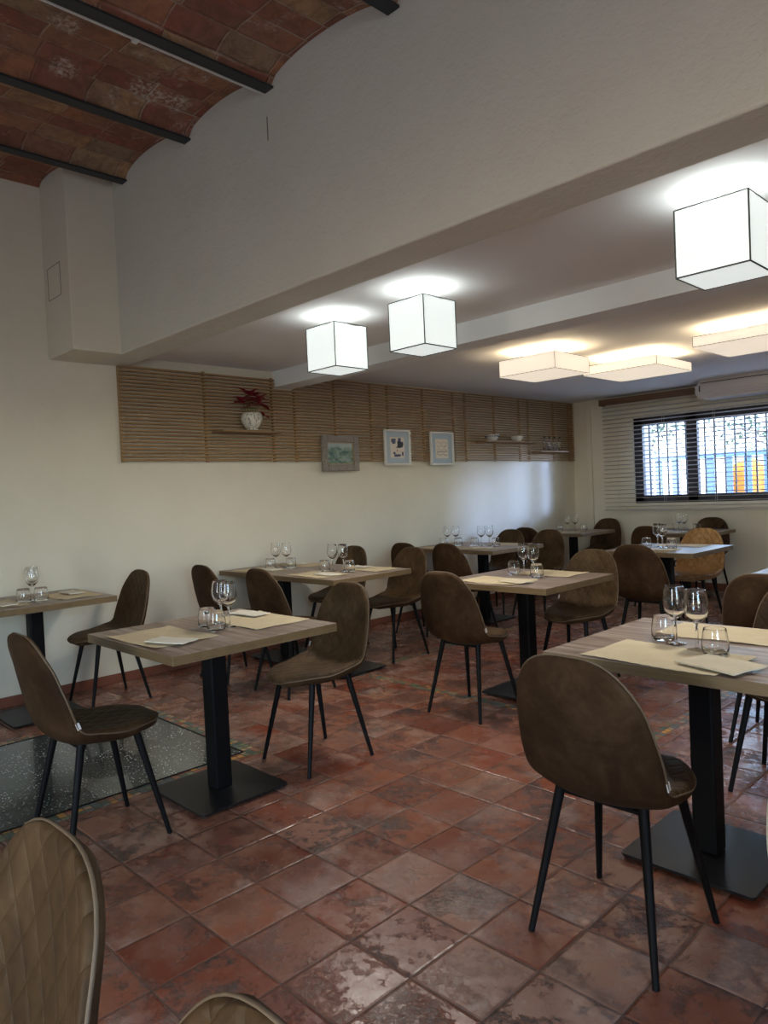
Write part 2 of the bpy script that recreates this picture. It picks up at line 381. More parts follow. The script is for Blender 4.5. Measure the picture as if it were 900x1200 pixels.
# shaft box in the corner, with an access hatch
f=MB(); f.box((WX,1.92,2.386),(-4.85,YB+.01,3.7),.004,1); shf=struct('trim_2',f,M['wall'])
f=MB()
for a,b in (((-5.23,1.917,3.0),(-5.0,1.921,3.004)),((-5.23,1.917,2.78),(-5.0,1.921,2.784)),((-5.23,1.917,2.78),(-5.226,1.921,3.0)),((-5.004,1.917,2.78),(-5.0,1.921,3.0))): f.box(a,b)
h=f.obj('hatch_edge',simple('hatch_gap',(.30,.27,.23),.9),shf)
f=MB(); f.box((WX,YR,0),(WX+.018,YW,.068),.003,1); struct('baseboard_left',f,M['baseboard'])
f=MB(); f.box((WX,YW-.018,0),(XR,YW,.068),.003,1); struct('baseboard_back',f,M['baseboard'])
# pipe trunking near the far corner
f=MB(); f.box((-5.08,YW-.035,.068),(-5.01,YW,ZC-.06),.008,2); struct('trim_3',f,M['wall'])
# brick vaults between steel beams
bx=[(-5.3,3.585),(-4.66,3.50),(-3.82,3.455),(-3.0,3.405),(-2.11,3.355),(-1.25,3.31),(-.4,3.27),(.45,3.23),(1.3,3.19),(2.1,3.15)]
f=MB()
pts=[]
for i,((xa,za),(xb,zb)) in enumerate(zip(bx,bx[1:])):
    n=16; rise=.105 if i else .06
    for j in range(n+1 if i==len(bx)-2 else n):
        t=j/n; pts.append((xa+(xb-xa)*t, za+.01+(zb-za)*t+rise*(1-(2*t-1)**2)**.5*1.0))
ny=30
V=[[f.bm.verts.new((x,YR-.1+(YB+.01-YR+.1)*k/ny,z)) for k in range(ny+1)] for x,z in pts]
W2=[[f.bm.verts.new((x,YR-.1+(YB+.01-YR+.1)*k/ny,z+.12)) for k in (0,ny)] for x,z in pts]
for i in range(len(pts)-1):
    for k in range(ny): f.bm.faces.new((V[i][k],V[i][k+1],V[i+1][k+1],V[i+1][k]))
    f.bm.faces.new((W2[i][0],W2[i+1][0],W2[i+1][1],W2[i][1]))
struct('ceiling',f,M['vault'],smooth=True)
for i,(x,z) in enumerate(bx[1:-1]):
    f=MB(); w=.036
    f.box((x-w,YR,z),(x+w,YB-.001,z+.012),.002,1); f.box((x-.006,YR,z+.01),(x+.006,YB-.001,z+.14))
    b=struct('trim_%d'%(i+4),f,M['steel'])
# cable conduit beside the second beam
f=MB(); f.tube([(-3.055,YR,3.418),(-3.055,YB,3.418)],.010,8); f.box((-3.075,1.55,3.405),(-3.035,1.575,3.432)); struct('trim_20',f,M['picwhite'],smooth=True)
# thin crack line in the upper wall
f=MB(); f.box((-3.035,YB-.0015,3.17),(-3.030,YB+.001,3.29)); struct('trim_21',f,simple('plaster_crack',(.12,.10,.08),.9))

# glazed door added out of view so daylight fills the front room
for (x0,x1,nm) in ((-1.7,-.7,'added_door'),):
    f=MB(); 
    for a,b in (((x0,YR-.1,0),(x0+.07,YR-.04,2.3)),((x1-.07,YR-.1,0),(x1,YR-.04,2.3)),((x0+.07,YR-.1,2.22),(x1-.07,YR-.04,2.3)),((x0+.07,YR-.1,0),(x1-.07,YR-.04,.12))): f.box(a,b)
    d=struct(nm,f,M['frame_dark']); g=MB(); g.box((x0+.07,YR-.075,.12),(x1-.07,YR-.07,2.22)); g.obj('pane',M['pane'],d)
f=MB()
for a,b in (((XR+.03,-1.6,.9),(XR+.09,-1.53,2.4)),((XR+.03,.53,.9),(XR+.09,.6,2.4)),((XR+.03,-1.53,2.33),(XR+.09,.53,2.4)),((XR+.03,-1.53,.9),(XR+.09,.53,.97))): f.box(a,b)
w2=struct('added_window',f,M['frame_dark']); g=MB(); g.box((XR+.058,-1.53,.97),(XR+.062,.53,2.33)); g.obj('pane',M['pane'],w2)  # invented side window, out of view, brings extra daylight into the front room
f=MB(); f.box((XR,-1.6,-.12),(XR+.15,.6,.9)); struct('wall_right',f,M['wall'])

# mosaic borders set into the floor
def mosaic(i,x0,y0,x1,y1):
    f=MB(); f.box((x0,y0,-.01),(x1,y1,.0012)); struct('trim_%d'%i,f,M['mosaic'])
GX0,GX1,GY0,GY1=-4.44,-3.25,-.15,2.06
mosaic(30,GX1,GY0-.08,GX1+.075,GY1+.08); mosaic(31,GX0-.075,GY0-.08,GX0,GY1+.08); mosaic(32,GX0,GY1,GX1,GY1+.08); mosaic(33,GX0,GY0-.08,GX1,GY0)
mosaic(34,-4.08,3.52,-1.68,3.595); mosaic(35,-4.08,3.595,-4.005,6.6); mosaic(36,-1.755,3.595,-1.68,6.6)
f=MB(); f.box((GX0,GY0,-.02),(GX1,GY1,.004),.002,1)
gp=f.obj('glass_floor_panel',M['glassfloor'],label='dark green speckled glass panel set in the tiled floor with a mosaic border',cat='floor panel')
f=MB()
for a,b in (((GX0,GY0,-.01),(GX0+.008,GY1,.0055)),((GX1-.008,GY0,-.01),(GX1,GY1,.0055)),((GX0+.008,GY1-.008,-.01),(GX1-.008,GY1,.0055)),((GX0+.008,GY0,-.01),(GX1-.008,GY0+.008,.0055))): f.box(a,b)
f.obj('edge_strip',M['black'],gp)

# ------------------------------------------------------------ window, blind, AC
f=MB()
yf0,yf1=YW+.02,YW+.09
for a,b in (((WX0,yf0,WZ0),(WX0+.115,yf1,WZ1)),((WX1-.1,yf0,WZ0),(WX1,yf1,WZ1)),((WX0,yf0,WZ1-.105),(WX1,yf1,WZ1)),((WX0,yf0,WZ0),(WX1,yf1,WZ0+.10)),((-3.74,yf0,WZ0),(-3.605,yf1,WZ1)),((-2.42,yf0,WZ0),(-2.3,yf1,WZ1))): f.box(a,b,.006,2)
win=struct('window_1',f,M['frame_dark'])
for a,b in ((WX0+.115,-3.74),(-3.605,-2.42),(-2.3,WX1-.1)):
    g=MB(); g.box((a,YW+.052,WZ0+.1),(b,YW+.058,WZ1-.105)); g.obj('pane',M['pane'],win)
g=MB(); g.box((WX0,YW+.005,WZ0-.02),(WX1,YW+.02,WZ0+.0),.002,1); g.obj('sill',M['frame_dark'],win)
g=MB()
x=WX0+.14
while x<WX1: g.tube([(x,YW+.17,WZ0),(x,YW+.17,WZ1)],.011,8); x+=.118
g.box((WX0,YW+.163,WZ0+.12),(WX1,YW+.177,WZ0+.13)); g.box((WX0,YW+.163,WZ1-.2),(WX1,YW+.177,WZ1-.19)); g.obj('security_bars',M['bars'],win,smooth=True)

bl=empty('venetian_blind',(-3.1,YW-.1,.97),0,'wide grey venetian blind under a brown wooden valance over the far window','blind')
def pobj(mb,name,mats,parent,smooth=False,**kw):
    """build in world coordinates, parent to an unrotated root"""
    me=mb.mesh(name,mats,smooth); L=parent.location
    me.transform(Matrix.Translation(-L)); o=D.objects.new(name,me); link(o,parent); return tagp(o,**kw)
BX0,BX1=-4.80,-1.0
f=MB(); f.box((BX0-.02,YW-.135,2.355),(BX1,YW-.115,2.435),.004,2); f.box((BX0-.02,YW-.115,2.355),(BX0,YW-.001,2.435)); f.box((BX0,YW-.1,2.40),(BX1,YW-.03,2.43)); pobj(f,'valance',M['valance'],bl)
f=MB(); z=1.02; ang=math.radians(9)
while z<2.36:
    f.box((BX0,YW-.085-.024,z-.0014),(BX1,YW-.085+.024,z+.0014),rot=None) if False else f.box((BX0,YW-.109,z-.0014),(BX1,YW-.061,z+.0014),rot=Matrix.Rotation(-ang,4,'X'))
    z+=.0545
pobj(f,'slats',M['blind'],bl)
f=MB(); f.box((BX0,YW-.112,.962),(BX1,YW-.058,.985),.006,2); pobj(f,'bottom_rail',M['blind'],bl)
for x in (BX0+.2,-3.98,-3.36,-2.75,-2.1,BX1-.2):
    f=MB(); f.tube([(x,YW-.113,.98),(x,YW-.113,2.38)],.0016,6); f.tube([(x,YW-.057,.98),(x,YW-.057,2.38)],.0016,6); pobj(f,'ladder_cord',M['cord'],bl)

# air conditioner: rounded long body under the ceiling
ac=empty('air_conditioner',(-2.95,8.5,2.25),0,'long white air conditioner with rounded ends under the ceiling by the blind','air conditioner')
ax0,ax1=-3.42,-2.30
def acprof(s):  # outline in x,z: stadium-like rounded ends
    p=[]; z0,z1=2.247,2.466; r=.10
    for cx,cz,a0 in ((ax0+r,z0+r,180),(ax1-r,z0+r,270),(ax1-r,z1-r*.75,0),(ax0+r,z1-r*.75,90)):
        rr=(r if cz<2.36 else r*.75)
        for k in range(9): a=math.radians(a0+k*90/8); p.append((cx+rr*math.cos(a)*s,0,cz+rr*math.sin(a)*s))
    return p
f=MB(); P=acprof(1); f.prism([(x,8.42,z) for x,_,z in P],(0,.30,0)); 
es=[e for e in f.bm.edges if all(abs(v.co.y-8.42)<1e-5 for v in e.verts)]; bmesh.ops.bevel(f.bm,geom=es,offset=.02,segments=4,affect='EDGES')
pobj(f,'body',M['acwhite'],ac,smooth=True)
f=MB(); f.box((ax0+.07,8.412,2.425),(ax1-.07,8.422,2.432)); f.box((ax0+.055,8.412,2.33),(ax0+.067,8.423,2.40),.003,1); pobj(f,'grille_slot',M['acdark'],ac)
f=MB(); f.box((ax0+.08,8.405,2.325),(ax1-.07,8.424,2.420),.006,2); pobj(f,'front_panel',M['acwhite'],ac)
f=MB(); f.box((ax0+.09,8.41,2.262),(ax1-.07,8.44,2.315),.008,2,rot=Matrix.Rotation(math.radians(-35),4,'X')); pobj(f,'air_flap',M['acwhite'],ac)

# ------------------------------------------------------------ lamps
LAMP_W=10.5
def cube_lamp(x0,y0,size,z0,z1,label):
    cx,cy=x0-size/2,y0+size/2; r=empty('cube_ceiling_lamp',(cx,cy,z0),0,label,'ceiling lamp','white cube lamps under the front ceiling'); s=size/2
    f=MB(); nb=12
    # shade: four fabric sides with gently wavy open top edge, plus bottom
    def side(a,b,ph):
        A,B=Vector(a),Vector(b); t=.003
        n=(B-A).normalized().cross(Vector((0,0,1)))*t
        for k in range(nb):
            p,q=A.lerp(B,k/nb),A.lerp(B,(k+1)/nb)
            za=z1-.008*max(0,math.sin(PI*k/nb*2+ph)); zb=z1-.008*max(0,math.sin(PI*(k+1)/nb*2+ph))
            vs=[f.bm.verts.new(v) for v in (Vector((p.x,p.y,z0)),Vector((q.x,q.y,z0)),Vector((q.x,q.y,zb)),Vector((p.x,p.y,za)))]
            f.bm.faces.new(vs); ws=[f.bm.verts.new(v.co-n) for v in vs]; f.bm.faces.new(ws[::-1]); f.bm.faces.new((vs[3],vs[2],ws[2],ws[3]))
    c=[(cx-s,cy-s,0),(cx+s,cy-s,0),(cx+s,cy+s,0),(cx-s,cy+s,0)]
    for i in range(4): side(c[i],c[(i+1)%4],i*1.3+cx)
    f.box((cx-s,cy-s,z0),(cx+s,cy+s,z0+.003))
    pobj(f,'lamp_shade',M['cube'],r)
    f=MB(); e=.0034
    for i in range(4):
        a,b=c[i],c[(i+1)%4]; o=1.0
        f.tube([(a[0],a[1],z0),(b[0],b[1],z0)],e,6); f.tube([(a[0],a[1],z0),(a[0],a[1],z1)],e,6)
        f.tube([(a[0],a[1],z1),(b[0],b[1],z1)],e*.8,6)
    pobj(f,'shade_seam',M['cubeedge'],r)
    f=MB(); f.lathe([(0,0),(.02,.006),(.035,.03),(.035,.05),(.02,.075),(.014,.10),(0,.10)],16,(cx,cy,z1-.09)); pobj(f,'bulb',M['cubebulb'],r,smooth=True)
    f=MB(); f.lathe([(0,0),(.05,0),(.05,.02),(0,.02)],20,(cx,cy,ZC-.02)); f.tube([(cx,cy,z1),(cx,cy,ZC-.01)],.008,8); 
    for a,b in (((cx-s,cy-s,z1-.01),(cx+s,cy+s,z1-.01)),((cx-s,cy+s,z1-.01),(cx+s,cy-s,z1-.01))): f.tube([a,b],.002,5)
    pobj(f,'ceiling_mount',M['picwhite'],r,smooth=True)
    ld=D.lights.new('lamp_light','AREA'); ld.shape='SQUARE'; ld.size=size-.03; ld.energy=LAMP_W; ld.color=(1.,.96,.88); lo=D.objects.new('lamp_light',ld); link(lo,r); lo.location=(0,0,-.004)
cube_lamp(-3.30,2.87,.268,2.118,2.385,'white glowing cube lamp nearest the slatted wall, leftmost of the three cubes')
cube_lamp(-2.575,2.875,.262,2.122,2.385,'white glowing cube lamp with a sagging rim, middle one of the three cubes')
cube_lamp(-.932,2.835,.274,2.124,2.385,'largest white glowing cube lamp, cut by the right edge')
def panel_lamp(x0,x1,y0,y1,z0,z1,label):
    cx,cy=(x0+x1)/2,(y0+y1)/2; r=empty('panel_ceiling_lamp',(cx,cy,z0),0,label,'ceiling lamp','flat square lamps under the rear ceiling')
    f=MB(); t=.004
    for a,b in (((x0,y0,z0),(x1,y0+t,z1)),((x0,y1-t,z0),(x1,y1,z1)),((x0,y0+t,z0),(x0+t,y1-t,z1)),((x1-t,y0+t,z0),(x1,y1-t,z1))): f.box(a,b)
    f.box((x0,y0,z0-.003),(x1,y1,z0)); pobj(f,'lamp_shade',M['panel'],r)
    f=MB(); c=[(x0,y0),(x1,y0),(x1,y1),(x0,y1)]
    for i in range(4):
        a,b=c[i],c[(i+1)%4]
        for z in (z0,z1): f.tube([(*a,z),(*b,z)],.0022,6)
        f.tube([(*a,z0),(*a,z1)],.0022,6)
    pobj(f,'shade_seam',M['cubeedge'],r)
    for k in (-.15,.15):
        f=MB(); f.tube([(cx+k,y0+.07,z1-.02),(cx+k,y1-.07,z1-.02)],.013,10); pobj(f,'lamp_tube',M['panelbulb'],r,smooth=True)
    f=MB(); f.box((cx-.06,cy-.06,z1-.01),(cx+.06,cy+.06,ZC),.004,1); pobj(f,'ceiling_mount',M['picwhite'],r)
panel_lamp(-3.60,-3.07,4.93,5.45,2.255,2.385,'thick cream flat square lamp nearest the slatted wall, deepest sided of the three panels')
panel_lamp(-3.36,-2.68,5.86,6.56,2.31,2.385,'wide shallow cream square lamp in the middle, between two other flat lamps')
panel_lamp(-2.20,-1.50,5.42,6.12,2.312,2.385,'shallow cream square lamp cut by the right edge, above and left of the air conditioner')

# ------------------------------------------------------------ slatted wood screen, shelves, pictures
SX=WX+.0015
sc=empty('slatted_wood_screen',(WX+.02,5.65,1.665),0,'long natural wood slatted screen fixed along the left wall under the ceiling','wall screen')
def screen(y0,y1,z1,name='slat_panel'):
    f=MB(); z=1.672; 
    while z<z1-.01:
        f.box((SX+.030,y0,z-.0075),(SX+.054,y1,z+.0075),.002,1); z+=.0283
    pobj(f,name,M['slat'],sc)
for (a,b,z1) in ((2.40,3.83,2.405),(3.83,4.06,2.315),(4.06,5.10,2.45),(5.10,6.42,2.45),(6.42,7.70,2.45),(7.70,8.84,2.45)): screen(a,b,z1)
for y,z1 in ((2.415,2.405),(3.14,2.405),(3.82,2.405),(4.07,2.32),(4.553,2.45),(5.03,2.45),(5.27,2.45),(5.81,2.45),(6.32,2.45),(6.53,2.45),(7.08,2.45),(7.60,2.45),(7.80,2.45),(8.379,2.45),(8.76,2.45),(8.835,2.45)):
    f=MB(); f.box((SX,y-.008,1.658),(SX+.031,y+.008,z1),.001,1); pobj(f,'batten',M['batten'],sc)
def shelf(y0,y1,z,d,label):
    f=MB(); f.box((SX+.0545,y0,z-.018),(SX+.04+d,y1,z),.003,2); o=pobj(f,'shelf_board',M['shelf'],empty('wall_shelf',(SX+.04,(y0+y1)/2,z-.018),0,label,'shelf','small wooden shelves on the slats'))
shelf(3.17,3.76,1.912,.19,'small wooden shelf on the slats carrying the white vase of red leaves')
shelf(6.66,7.76,1.893,.16,'long wooden shelf on the slats carrying two white bowls')
shelf(7.80,8.47,1.782,.16,'short wooden shelf on the slats carrying four small bottles, nearest the corner')
SXC=SX+.15
# vase + plant
v=empty('vase',(SXC,3.505,1.912),0,'round white pierced ceramic vase on the small wall shelf','vase')
f=MB(); R=[(0,0),(.045,0),(.05,.006),(.046,.02),(.062,.035),(.085,.07),(.092,.10),(.088,.13),(.076,.15),(.070,.154),(.066,.15),(.076,.13),(.08,.10),(.07,.06),(.045,.03),(0,.028)]
f.lathe(R,36); o=f.obj('vessel',M['vase'],v,smooth=True)
pl=empty('red_leaf_spray',(SXC,3.505,1.942),0,'spray of dark red pointed leaves on green stems standing in the white vase','plant')
def leaf(mb,base,dirv,L,W,fold=.25,curl=.25):
    d=Vector(dirv).normalized(); up=Vector((0,0,1)); s=d.cross(up)
    if s.length<.1: s=Vector((1,0,0))
    s.normalize(); n=s.cross(d).normalized(); base=Vector(base)
    def g(u,t):
        w=W*math.sin(PI*min(1,t*.97+.015))**.8*(1-t*.25); uu=(u-.5)*2
        return base+d*L*t+s*uu*w*.5+n*(abs(uu)*w*fold*.5-curl*L*t*t)
    mb.grid(g,5,9)
tops=[]
for i,(dx,dy,h) in enumerate(((.0,-.05,.235),(.02,.03,.265),(.0,.08,.20),(.03,-.01,.18),(.01,-.09,.20),(.03,.11,.10),(.03,.05,.23),(.03,-.03,.27))):
    f=MB(); f.tube([(dx*.2,dy*.2,0),(dx*.5,dy*.5,h*.5),(dx,dy,h)],.003,6); st=f.obj('stem',M['stem'],pl,smooth=True); tops.append((dx,dy,h,st))
for i,t in enumerate(tops):
    k=5 if i!=5 else 2
    for j in range(k):
        a=2*PI*j/k+i*1.1; f=MB(); L=random.uniform(.10,.135) if i!=5 else .07
        leaf(f,t[:3],(math.cos(a)*.42+.12,math.sin(a),random.uniform(-.1,.7)),L,L*.5); ob=f.obj('leaf',M['leaf'],t[3],smooth='all')
        md=ob.modifiers.new('thick','SOLIDIFY'); md.thickness=.0015
# bowls
def bowl(y,r,h,label,pattern):
    v=empty('bowl',(SXC,y,1.893),0,label,'bowl'); f=MB()
    f.lathe([(0,0),(r*.45,0),(r*.5,.004),(r*.75,h*.35),(r*.96,h*.7),(r,h),(r-.004,h),(r*.92,h*.7),(r*.74,h*.36),(r*.4,.008),(0,.008)],32); f.obj('vessel',M['bowlwhite'],v,smooth=True)
    if pattern:
        f=MB()
        for k in range(22):
            a=2*PI*k/22; rr=r*.965; 
            for s in (-1,1): f.box((rr*math.cos(a)-.004,rr*math.sin(a)-.004,h*.62),(rr*math.cos(a)+.004,rr*math.sin(a)+.004,h*.86),rot=Matrix.Rotation(a,4,'Z')@Matrix.Rotation(s*.5,4,'X'))
        f.obj('painted_band',M['ink'],v)
bowl(6.86,.085,.068,'white bowl with a black patterned band on the long wall shelf',True)
bowl(7.36,.078,.062,'plain white bowl on the long wall shelf',False)
# bottles
proto=None
BL=['small clear glass bottle on the short shelf, nearest the bowls','small clear glass bottle on the short shelf, second from the bowls','small clear glass bottle on the short shelf, third from the bowls','small clear glass bottle on the short shelf, nearest the room corner']
for i,y in enumerate((7.96,8.07,8.19,8.31)):
    if proto is None:
        v=empty('glass_bottle',(SXC,y,1.782),0,BL[0],'bottle','small bottles on the shelf'); f=MB()
        f.lathe([(0,0),(.024,0),(.027,.004),(.027,.115),(.022,.135),(.011,.15),(.011,.172),(.0085,.172),(.0085,.15),(.019,.134),(.0245,.113),(.0245,.006),(0,.006)],20); f.obj('bottle_body',M['glass'],v,smooth=True)
        f=MB(); f.lathe([(0,.165),(.0082,.165),(.0082,.173),(.013,.175),(.013,.188),(0,.19)],16); f.obj('stopper',M['steel'],v,smooth=True); proto=v
    else: copy_tree(proto,(SXC,y,1.782),0,BL[i])
# pictures
def picture(y0,y1,z0,z1,fr,mats,label,cat='picture'):
    r=empty('framed_picture',(SX+.04,(y0+y1)/2,z0),0,label,cat); x0=SX+.056; x1=x0+.03
    f=MB()
    for a,b in (((x0,y0,z0),(x1,y0+fr,z1)),((x0,y1-fr,z0),(x1,y1,z1)),((x0,y0+fr,z0),(x1,y1-fr,z0+fr)),((x0,y0+fr,z1-fr),(x1,y1-fr,z1))): f.box(a,b,.006,2)
    pobj(f,'frame',mats[0],r); return r,x0,x1
r,x0,x1=picture(4.325,4.785,1.565,1.905,.065,[M['picgrey']],'blue and green landscape painting in a wide weathered grey frame, hung low on the slats')
f=MB(); f.box((x0,4.39,1.63),(x0+.012,4.72,1.84)); me=f.mesh('canvas',M['paint']); me.transform(Matrix.Translation((0,-4.555,-1.735))); o=D.objects.new('canvas',me); link(o,r); o.location=Vector((0,4.555,1.735))-r.location
f=MB()
for a,b in (((x0,4.385,1.625),(x0+.02,4.397,1.845)),((x0,4.713,1.625),(x0+.02,4.725,1.845)),((x0,4.385,1.833),(x0+.02,4.725,1.845)),((x0,4.385,1.625),(x0+.02,4.725,1.637))): f.box(a,b)
pobj(f,'inner_moulding',M['batten'],r)
def framed(y0,y1,z0,z1,label,draw):
    r,x0,x1=picture(y0,y1,z0,z1,.022,[M['picwhite']],label)
    f=MB(); f.box((x0,y0+.02,z0+.02),(x0+.010,y1-.02,z1-.02)); pobj(f,'mount',M['matblue'],r)
    cy,cz=(y0+y1)/2,(z0+z1)/2; w,h=(y1-y0)*.27,(z1-z0)*.29
    f=MB(); f.box((x0+.008,cy-w,cz-h),(x0+.0115,cy+w,cz+h)); pobj(f,'print',M['ivory'],r)
    draw(r,x0+.0112,cy,cz,w,h)
def blob(mb,x,y,z,ry,rz,n=14,seed=0):
    rnd=random.Random(seed); p=[]
    for k in range(n):
        a=2*PI*k/n; s=rnd.uniform(.8,1.15); e=.55
        p.append((x,y+ry*s*abs(math.cos(a))**e*(1 if math.cos(a)>0 else -1),z+rz*s*abs(math.sin(a))**e*(1 if math.sin(a)>0 else -1)))
    mb.prism(p,(.0012,0,0))
def draw2(r,x,cy,cz,w,h):
    f=MB(); blob(f,x,cy-w*.5,cz+h*.62,w*.34,h*.26,seed=1); blob(f,x,cy-w*.42,cz-h*.55,w*.16,h*.14,seed=4); blob(f,x,cy+.0,cz-h*.78,w*.5,h*.12,seed=5); blob(f,x,cy+w*.75,cz-h*.6,w*.12,h*.22,seed=6); blob(f,x,cy+w*.35,cz+h*.78,w*.22,h*.16,seed=8); pobj(f,'blue_ink_shapes',simple('indigo_ink',(.07,.08,.14),.7),r)
    f=MB(); blob(f,x,cy+w*.42,cz+h*.3,w*.42,h*.36,seed=2); blob(f,x,cy-w*.05,cz+h*.02,w*.08,h*.08,seed=3); pobj(f,'black_ink_shapes',M['ink'],r)
    f=MB(); blob(f,x,cy-w*.05,cz-h*.3,w*.07,h*.07,seed=9); pobj(f,'red_ink_dot',M['redpaint'],r)
framed(5.15,5.53,1.617,1.985,'white framed print of dark blue and black blots on a pale blue mount',draw2)
def draw3(r,x,cy,cz,w,h):
    f=MB(); rnd=random.Random(3)
    for zz,am in ((.62,.10),(.25,.14),(-.12,.06),(-.35,.05),(-.62,.07)):
        pts=[(x+.001,cy-w*.85+2*w*.85*k/14,cz+h*zz+h*am*math.sin(k*.9+zz*9)+rnd.uniform(-1,1)*.002) for k in range(15)]
        f.tube(pts,.0016 if zz>-.3 else .0024,5)
    for k in range(9): blob(f,x,cy-w*.7+k*w*.17,cz-h*.30+rnd.uniform(-1,1)*.004,.006,.004,8,seed=k)
    pobj(f,'ink_drawing',M['ink2'],r)
    f=MB(); blob(f,x,cy+w*.5,cz+h*.25,w*.1,h*.05,seed=11); pobj(f,'red_ink_dot',M['redpaint'],r)
framed(5.85,6.235,1.613,1.98,'white framed line drawing on a pale blue mount, right of the blot print',draw3)

# ------------------------------------------------------------ chair
CTRL=[(.240,.432),(.222,.446),(.14,.453),(.04,.449),(-.06,.446),(-.135,.456),(-.185,.490),(-.210,.545),(-.226,.62),(-.243,.71),(-.257,.79),(-.267,.868)]
def cr(P,t):
    n=len(P)-1; s=t*n; i=min(int(s),n-1); u=s-i
    p0=P[max(i-1,0)];p1=P[i];p2=P[i+1];p3=P[min(i+2,n)]
    return tuple(.5*((2*b)+(-a+c)*u+(2*a-5*b+4*c-d)*u*u+(-a+3*b-3*c+d)*u**3) for a,b,c,d in zip(p0,p1,p2,p3))
_s=[cr(CTRL,k/600) for k in range(601)]; _L=[0]
for a,b in zip(_s,_s[1:]): _L.append(_L[-1]+math.hypot(b[0]-a[0],b[1]-a[1]))
LT=_L[-1]
def prof(t):
    q=t*LT; lo,hi=0,600
    while hi-lo>1:
        m=(lo+hi)//2
        if _L[m]<=q: lo=m
        else: hi=m
    u=(q-_L[lo])/max(1e-9,_L[hi]-_L[lo]); return (_s[lo][0]*(1-u)+_s[hi][0]*u,_s[lo][1]*(1-u)+_s[hi][1]*u)
def lerpk(K,t):
    for (a,va),(b,vb) in zip(K,K[1:]):
        if t<=b:
            u=(t-a)/(b-a); u=u*u*(3-2*u); return va+(vb-va)*u
    return K[-1][1]
def shell_point(t,u):
    y,z=prof(t); e=.004; a=prof(max(0,t-e)); b=prof(min(1,t+e)); ty,tz=b[0]-a[0],b[1]-a[1]; l=math.hypot(ty,tz); ty/=l;tz/=l
    ny,nz=-tz,ty   # candidate normal
    # inside normal: up on the seat, forward on the back
    if nz*1.0+ny*1.0<0: ny,nz=-ny,-nz
    hw=lerpk([(0,.215),(.25,.225),(.5,.222),(.62,.224),(.8,.219),(1,.212)],t)
    q=abs(2*t-1); nn=2.45 if t<.5 else 3.1
    w=hw*max(0,(1-q**nn))**(1/nn)
    c=lerpk([(0,.004),(.2,.010),(.42,.040),(.6,.050),(.8,.040),(1,.02)],t)
    uu=abs(u)*w/hw
    off=c*uu**2.2
    return Vector((w*u,y+ny*off,z+nz*off)),Vector((0,ny,nz)),w,hw
def build_shell(NT,NU):
    T0=.017; qs=[]
    for k in range(17):
        th=.004+(k/16)**1.3*(math.acos(.75**1.5)-.004); qs.append(math.cos(th)**(2/3.))
    mid=[.75-1.5*k/(NT-32) for k in range(1,NT-32)]
    ts=[(1-q)/2 for q in qs+mid+[-q for q in qs[::-1]]]; NT=len(ts)-1
    us=[math.sin(PI/2*(-1+2*j/NU))*.5+(-1+2*j/NU)*.5 for j in range(NU+1)]
    bm=bmesh.new(); A=[];B=[]; rim=[]
    for i,t in enumerate(ts):
        ra=[];rb=[]
        for j,u in enumerate(us):
            p,n,w,hw=shell_point(t,u)
            # distance to rim for the pillow edge
            T=lerpk([(0,.025),(.38,.025),(.58,.017),(1,.016)],t); er=lerpk([(0,.034),(.40,.032),(.6,.02),(1,.02)],t)
            du=(1-abs(u))*w; dt=min(t,1-t)*LT; d=min(du,dt); g=min(1,d/er); g=math.sqrt(max(0,1-(1-g)**2))
            q=0
            if False:
                s=t*LT; x=w*u; fd=min(1,(d-.028)/.012)
                for v in ((x/.062+s/.088),(x/.062-s/.088)):
                    r=abs(v-round(v))*.05; q=max(q,math.exp(-(r/.0055)**2))
                q*=.0042*fd
            edge=(i in (0,NT) or j in (0,NU))
            if edge:
                vtx=bm.verts.new(p); ra.append(vtx); rb.append(vtx)
            else:
                ra.append(bm.verts.new(p+n*(T*g*.85-q))); rb.append(bm.verts.new(p-n*(T*g*(1.25 if t<.42 else 1.25-.25*min(1,(t-.42)/.15)))))
        A.append(ra);B.append(rb)
    for i in range(NT):
        for j in range(NU):
            fa=bm.faces.new((A[i][j],A[i][j+1],A[i+1][j+1],A[i+1][j])); fa.material_index=1
            fb=bm.faces.new((B[i][j],B[i+1][j],B[i+1][j+1],B[i][j+1])); fb.material_index=0
    uvl=bm.loops.layers.uv.new('UVMap'); 
    uvd={}
    for i,t in enumerate(ts):
        w=shell_point(t,0)[2]
        for j,u in enumerate(us): uvd[A[i][j]]=(w*u,t*LT); uvd[B[i][j]]=(w*u,t*LT)
    for f in bm.faces:
        for l in f.loops: l[uvl].uv=uvd[l.vert]
    rim=[A[i][0].co.copy() for i in range(NT+1)]+[A[i][NU].co.copy() for i in range(NT,-1,-1)]
    for f in bm.faces: f.smooth=True
    bmesh.ops.recalc_face_normals(bm,faces=bm.faces)
    me=D.meshes.new('chair_shell'); bm.to_mesh(me); bm.free()
    return me,rim
